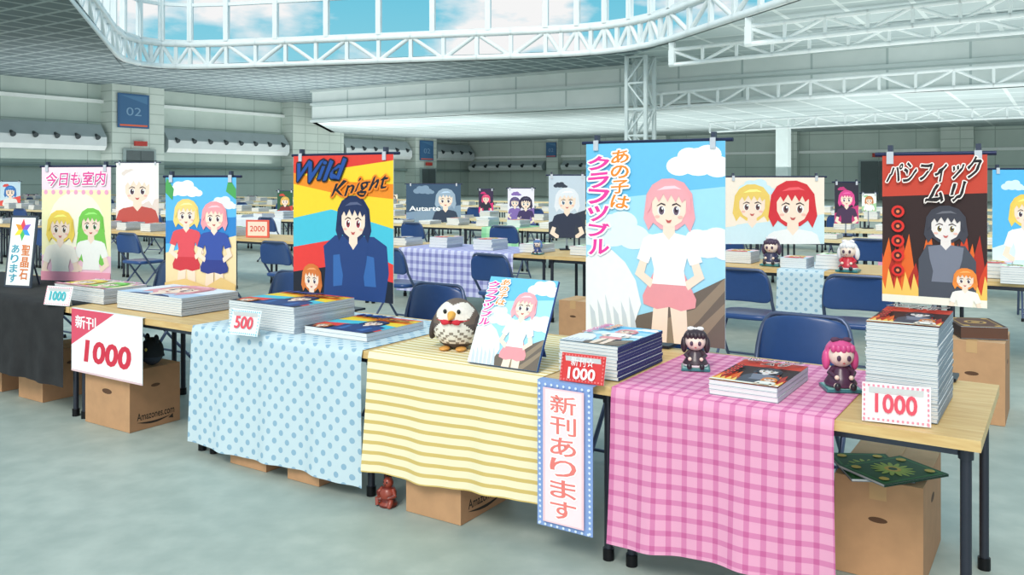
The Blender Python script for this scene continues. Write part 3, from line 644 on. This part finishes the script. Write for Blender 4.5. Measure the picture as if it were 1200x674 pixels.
# red table sign
p=W(sat(302,4.9),4.9,TH+.005); b=B(); b.box((0,0,.12),(.34,.02,.24),hx('#e8604c')); A=Art(b,Matrix(((1,0,0,-.17),(0,0,-1,-.01),(0,1,0,0),(0,0,0,1))),.34,.24); A.rect(.08,.1,.92,.9,'#f8dcc8'); A.text('2000',.18,.34,.82,.66,'#d84030',.01)
top('price_card','red framed price card on rear stall','price card',b.mesh('price_card',PRINT),p,-.2)
for tt,f in ((7.75,-1),(14.2,-1)):
    for i in range(-6,22):
        s=i*1.7; c=W(s,tt); px=600+F*c.x/max(c.y,.1)
        if c.y>3 and -40<px<1240 and not(1095<px<1200 and tt<8): chair(0,tt,f,random.uniform(-.15,.15),'navy folding chair behind a distant stall',s=s)
# =================== HALL
b=B(); b.face([(-60,-6,0),(60,-6,0),(60,110,0),(-60,110,0)],hx('#ffffff')); struct('floor',b.mesh('floor',FLOOR),label='polished grey green concrete hall floor')
def LW(k,z=0,off=0): return Vector((-27+N.x*k+R.x*off,45+N.y*k+R.y*off,z))
def BW(m,z=0,off=0): return Vector((LW(42).x+R.x*m-N.x*off,LW(42).y+R.y*m-N.y*off,z))
def FP(m,z=0,off=0): return Vector((5.74-R.x*m-N.x*off,41-R.y*m-N.y*off,z))
def vwall(name,P0,P1,z0,z1,mat,label=None,th=.3):
    L=(P1-P0).length; b=B(); d=(P1-P0).normalized(); a=math.atan2(d.y,d.x)
    b.box((L/2,th/2,(z0+z1)/2),(L,th,z1-z0),hx('#ffffff')); return struct(name,b.mesh(name,mat),(P0.x,P0.y,0),a,label)
vwall('wall_left',LW(-24),LW(42),0,7.0,WALL,'grey green concrete panel wall'); vwall('wall_back',BW(0),BW(62),0,5.0,WALL,'grey green concrete panel wall')
tn=[0]
def trim(me,loc=(0,0,0),rz=0,label=None): tn[0]+=1; return struct('trim_%d'%tn[0],me,loc,rz,label)
def wallbox(k0,k1,z0,z1,off,mat,label,fn=LW,col='#ffffff'):
    P0=fn(k0);P1=fn(k1);L=(P1-P0).length;d=(P1-P0).normalized();b=B(); b.box((L/2,-off/2,(z0+z1)/2),(L,off,z1-z0),hx(col)); return trim(b.mesh('trim',mat),(P0.x,P0.y,0),math.atan2(d.y,d.x),label)
for k0,k1,zt in ((5.6,9.,7),(19.3,24.4,7),(32.9,35.8,5)): wallbox(k0,k1,0,zt,1.1,PIER,'pale concrete pier')
for m0,m1 in ((9,10.2),(19,20.2),(29,30.5),(40,42)): wallbox(m0,m1,0,5,.8,PIER,'pale concrete pier',BW)
wallbox(-24,24,5.9,6.1,.3,STEEL,'white horizontal ledge',LW,'#eef4f2'); wallbox(0,60,3.4,3.6,.3,STEEL,'white horizontal ledge',BW,'#eef4f2'); wallbox(-24,42,2.2,2.35,.25,STEEL,'grey rail',LW,'#8fa19f')
# vents
nzb=B(); nzb.tube([(0,0,0),(0,-.18,-.1),(0,-.26,-.15)],[.1,.12,.15],hx('#3a4448'),12); nzm=nzb.mesh('nozzle',METAL)
def vent(k0,k1,fn=LW,zc=3.9,h=1.5):
    P0=fn(k0);P1=fn(k1);L=(P1-P0).length;d=(P1-P0).normalized()
    o=top('ventilation_unit','long grey wall-mounted ventilation duct with round nozzles','ventilation duct',None,(P0.x,P0.y,zc),math.atan2(d.y,d.x),'wall ventilation ducts')
    b=B(); pr=[(-.02,h/2),(-.5,h/2),(-1.1,0),(-1.1,-h/2+.25),(-.9,-h/2),(-.02,-h/2)]
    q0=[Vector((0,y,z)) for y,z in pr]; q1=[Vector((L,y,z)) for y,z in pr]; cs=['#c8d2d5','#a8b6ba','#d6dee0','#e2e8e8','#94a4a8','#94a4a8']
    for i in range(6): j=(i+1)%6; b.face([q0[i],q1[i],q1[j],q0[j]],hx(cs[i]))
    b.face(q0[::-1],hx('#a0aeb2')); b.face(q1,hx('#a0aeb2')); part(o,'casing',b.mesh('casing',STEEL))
    n=max(3,int(L/1.15))
    for i in range(n): part(o,'nozzle',nzm,(L*(i+.5)/n,-.95,.1))
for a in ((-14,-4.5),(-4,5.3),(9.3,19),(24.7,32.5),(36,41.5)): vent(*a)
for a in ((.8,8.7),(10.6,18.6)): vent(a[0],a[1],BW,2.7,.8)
# banners & doors
def wsign(P,rz,w,h,z,txt):
    b=B(); b.box((0,0,h/2),(w,.06,h),hx('#35608c')); A=Art(b,Matrix(((1,0,0,-w/2),(0,0,-1,-.03),(0,1,0,0),(0,0,0,1))),w,h); A.E=.004; A.rect(.06,.05,.94,.95,'#3a6690'); A.poly([(.06,.95),(.94,.95),(.94,.72)],'#4c7aa2'); A.rect(.06,.05,.94,.1,'#e06848'); A.text(txt,.26,.36,.74,.6,'#7ca0c0',.0)
    top('hall_banner','blue hanging banner with hall number on concrete pier','banner',b.mesh('hall_banner',PRINT),(P.x,P.y,z),rz,'hall number banners')
rzl=math.atan2(N.y,N.x)
wsign(LW(6.9,0,1.2),rzl,2.0,2.0,4.5,'02'); wsign(LW(34.3,0,1.2),rzl,1.8,1.7,3.1,'02'); wsign(BW(9.6,0,.95),ANG,1.0,1.3,3.4,'02')
dn=0
def door(P,rz,w,h):
    global dn; dn+=1; b=B(); b.box((0,0,h/2),(w+.3,.12,h+.15),hx('#9cacac')); b.box((-w/4,-.08,h/2),(w/2-.04,.06,h-.06),hx('#5c6668')); b.box((w/4,-.08,h/2),(w/2-.04,.06,h-.06),hx('#5c6668')); b.box((0,-.1,h+.4),(.8,.12,.28),hx('#b83c34'))
    struct('door_%d'%dn,b.mesh('door',STEEL),(P.x,P.y,0),rz,'dark grey double door with red lamp above')
door(LW(7.3,0,1.2),rzl,1.8,3.2); door(LW(34.5,0,1.2),rzl,1.8,2.4); door(BW(36,0,.1),ANG,2.4,2.8); door(BW(14,0,.1),ANG,2,2.0)
# soffits
A0=Vector((-11,18,0));A1=Vector((-13.6,26.2,0));Bp=Vector((-19.8,44,0));Cp=Vector((5.3,38,0));D1=Vector((8.9,26.2,0));D0=Vector((12.5,14.5,0))
def soff(name,polys,z,mat):
    b=B()
    for pl in polys:
        uv=[(p.x*R.x+p.y*R.y,p.x*N.x+p.y*N.y) for p in pl]
        b.face([(p.x,p.y,z) for p in pl],hx('#ffffff'),0,False,uv); b.face([(p.x,p.y,z+.3) for p in pl][::-1],hx('#ffffff'),0,False,uv[::-1])
    return struct(name,b.mesh(name,mat))
FE=FP(21.6); K=LW(24.4)
soff('ceiling',[[A0,A1,Bp,LW(-10),LW(-24)],[Bp,FE,K,LW(-10)],[Bp,Cp,FP(0),FE]],7.,SOFF)
soff('ceiling.002',[[Cp,D1,D0,FP(-40),FP(0)]],7.,SOFF2)
soff('ceiling.001',[[FP(-40),FP(0),FE,K,BW(0),BW(62)]],5.0,SOFF2)
def fas(P0,P1,z0,z1):
    L=(P1-P0).length; b=B(); d=(P1-P0).normalized(); b.box((L/2,.15,(z0+z1)/2),(L,.3,z1-z0),hx('#ffffff')); trim(b.mesh('fascia',FASC),(P0.x,P0.y,0),math.atan2(d.y,d.x),'white fascia band')
fas(FE,FP(-40),5.0,7.0); fas(K,FE,5.,7.)
for zz in (5.08,6.1,6.92):
    b=B(); P0=FE;P1=FP(-40);L=(P1-P0).length;d=(P1-P0).normalized(); b.box((L/2,-.08,zz),(L,.16,.14),hx('#c4d0d0')); trim(b.mesh('rail',STEEL),(P0.x,P0.y,0),math.atan2(d.y,d.x),'horizontal rail along fascia')
# trusses (straight or shallow arch)
def truss(P0,P1,z0,z1,step,r=.09,label='white steel lattice roof truss',arch=0.,col='#e6eef0'):
    L=(P1-P0).length; d=(P1-P0).normalized(); n=max(2,int(L/step)); b=B(); c=hx(col); h=z1-z0
    ar=lambda x: arch*4*x*(L-x)/(L*L)
    xs=[L*i/n for i in range(n+1)]
    for z in (0,h):
        for i in range(n):
            b.tube([(xs[i]-.02,0,z+ar(xs[i])),(xs[i+1]+.02,0,z+ar(xs[i+1]))],r*1.25,c,4)
    for i in range(n+1):
        x=xs[i]; b.box((x,0,h/2+ar(x)),(r*1.3,r*1.3,h),c)
        if i<n:
            x2=xs[i+1]; a=(x,0,ar(x)) if i%2 else (x,0,h+ar(x)); q=(x2,0,h+ar(x2)) if i%2 else (x2,0,ar(x2)); b.tube([a,q],r*.8,c,6)
    top('roof_truss',label,'roof truss',b.mesh('roof_truss',STEEL),(P0.x,P0.y,z0),math.atan2(d.y,d.x),'roof trusses')
def ease(a,c,b_,f,n=5):
    p=c.lerp(a,f);q=c.lerp(b_,f); return arcpts(p,c,q,n)
ringp=[A0]+ease(A0,Bp,Cp,.22)+ease(Bp,Cp,D0,.15)+[D0]
for a,b_ in zip(ringp[:-1],ringp[1:]): truss(a,b_,7.15,8.25,1.6,.13)
# ceiling infill inside the eased corners
def infill(c,pts):
    b=B(); q=[c]+pts; b.face([(p.x,p.y,7.0) for p in q],hx('#ffffff'),0,False,[(p.x*R.x+p.y*R.y,p.x*N.x+p.y*N.y) for p in q]); trim(b.mesh('infill',SOFF),(0,0,0),0,'ceiling panel at skylight corner')
infill(Bp,ease(A0,Bp,Cp,.22)); infill(Cp,ease(Bp,Cp,D0,.15))
truss(FP(-.5,0,.7),FP(-38,0,.7),4.7,5.4,1.3,.08,'white steel lattice truss below fascia',arch=.35)
truss(FP(-1,0,-8),FP(-38,0,-8),4.1,4.6,1.4,.06,'slim white truss under ceiling',arch=.25)
# trusses under right upper ceiling springing from the skylight edge
for f in (.3,.75):
    P0=Cp.lerp(D1,f); truss(P0,P0+R*26,6.1,6.7,1.3,.08,'white shallow arched lattice truss under ceiling',arch=.2)
    b=B(); b.box((.1,0,6.55),(.22,.22,.9),hx('#dce6e8')); trim(b.mesh('hanger',STEEL),(P0.x,P0.y,0),ANG,'steel hanger post')
# clerestory windows
wn=0
def clere(P0,P1,z0,z1,step):
    global wn; wn+=1; L=(P1-P0).length; d=(P1-P0).normalized(); b=B(); c=hx('#e8f0f2'); n=max(1,int(L/step))
    for i in range(n+1): b.box((L*i/n,0,(z1-z0)/2),(.24,.24,z1-z0),c)
    for z in (0,.45*(z1-z0),z1-z0): b.box((L/2,0,z),(L,.16,.16),c)
    struct('window_%d'%wn,b.mesh('window',STEEL),(P0.x,P0.y,z0),math.atan2(d.y,d.x),'tall clerestory glazing frame open to sky')
for a,b_ in zip(ringp[:-1],ringp[1:]): clere(a,b_,8.4,12.5,2.35)
# lattice column
def lcol(P,h,w,label):
    b=B(); c=hx('#c2d0d2')
    for x in (-1,1):
        for y in (-1,1): b.box((x*w/2,y*w/2,h/2),(.15,.15,h),c)
    n=int(h/(w*1.1))
    for i in range(n):
        z0=h*i/n;z1=h*(i+1)/n; a=1 if i%2 else -1
        for y in (-1,1): b.tube([(-a*w/2,y*w/2,z0),(a*w/2,y*w/2,z1)],.05,c,6); b.box((0,y*w/2,z1-.05),(w,.08,.08),c)
        for x in (-1,1): b.tube([(x*w/2,-a*w/2,z0),(x*w/2,a*w/2,z1)],.05,c,6)
    top('lattice_column',label,'column',b.mesh('lattice_column',STEEL),P,ANG)
lcol(Vector((5.75,38.2,0)),6.98,.92,'pale grey steel lattice column carrying roof truss')
b=B(); b.box((0,0,2.5),(.7,.7,5),hx('#e0eaea')); b.box((0,0,4.8),(1.1,1.1,.35),hx('#d0dcdc')); b.box((0,0,.3),(.9,.9,.6),hx('#c0d0d0')); trim(b.mesh('column',STEEL),(15.9,50.,0),ANG,'pale square column')
# =================== light, world, camera
w=bpy.data.worlds.new('World'); SC.world=w; w.use_nodes=True; nt=w.node_tree; bg=nt.nodes['Background']
tc=nt.nodes.new('ShaderNodeTexCoord'); sp=nt.nodes.new('ShaderNodeSeparateXYZ'); nt.links.new(tc.outputs['Generated'],sp.inputs[0])
rp=nt.nodes.new('ShaderNodeValToRGB'); nt.links.new(sp.outputs[2],rp.inputs[0]); e=rp.color_ramp.elements; e[0].position=0; e[0].color=hx('#b0e8f0'); e[1].position=.28; e[1].color=hx('#56c6e6')
nz=nt.nodes.new('ShaderNodeTexNoise'); nz.inputs['Scale'].default_value=6.5; nz.inputs['Detail'].default_value=7; mp=nt.nodes.new('ShaderNodeMapping'); mp.inputs['Scale'].default_value=(1,1,2.6); nt.links.new(tc.outputs['Generated'],mp.inputs[0]); nt.links.new(mp.outputs[0],nz.inputs['Vector'])
r2=nt.nodes.new('ShaderNodeValToRGB'); nt.links.new(nz.outputs[0],r2.inputs[0]); r2.color_ramp.elements[0].position=.45; r2.color_ramp.elements[1].position=.57
mx=nt.nodes.new('ShaderNodeMix'); mx.data_type='RGBA'; nt.links.new(r2.outputs[0],mx.inputs[0]); nt.links.new(rp.outputs[0],mx.inputs[6]); mx.inputs[7].default_value=(1,1,1,1); nt.links.new(mx.outputs[2],bg.inputs[0]); bg.inputs[1].default_value=.92
def sun_or_fill(st,ang,rot,col=(1,.98,.95)):
    l=bpy.data.lights.new('sun_or_fill','SUN'); l.energy=st; l.angle=math.radians(ang); l.color=col; o=bpy.data.objects.new('sun_or_fill',l); COL.objects.link(o); o.rotation_euler=[math.radians(a) for a in rot]
sun_or_fill(2.1,22,(46,0,-22),(1,.94,.86)); sun_or_fill(.8,40,(84,0,-8),(1,.94,.88))  # first is the sun; the second, low one is fill added for the far walls
def ceiling_fill(x,y,z,sx,sy,p):  # added upward area lights, not real fittings, to brighten the dark ceilings
    l=bpy.data.lights.new('ceiling_fill_light','AREA'); l.shape='RECTANGLE'; l.size=sx; l.size_y=sy; l.energy=p; l.color=(.98,1,.98); o=bpy.data.objects.new('ceiling_fill_light',l); COL.objects.link(o); o.location=(x,y,z); o.rotation_euler=(math.pi,0,ANG)
ceiling_fill(-20,48,2.6,16,24,1150); ceiling_fill(2,58,2.2,30,16,1900); ceiling_fill(22,44,2.2,24,16,1500); ceiling_fill(15,30,3,12,16,750); ceiling_fill(-8,50,3,14,12,650)
cam=bpy.data.cameras.new('camera'); co=bpy.data.objects.new('camera',cam); COL.objects.link(co); co.location=(0,0,CH); co.rotation_euler=(math.pi/2,0,0)
cam.lens=30; cam.sensor_width=36; cam.shift_y=-127/1200; cam.clip_end=400; SC.camera=co
SC.view_settings.view_transform='Standard'
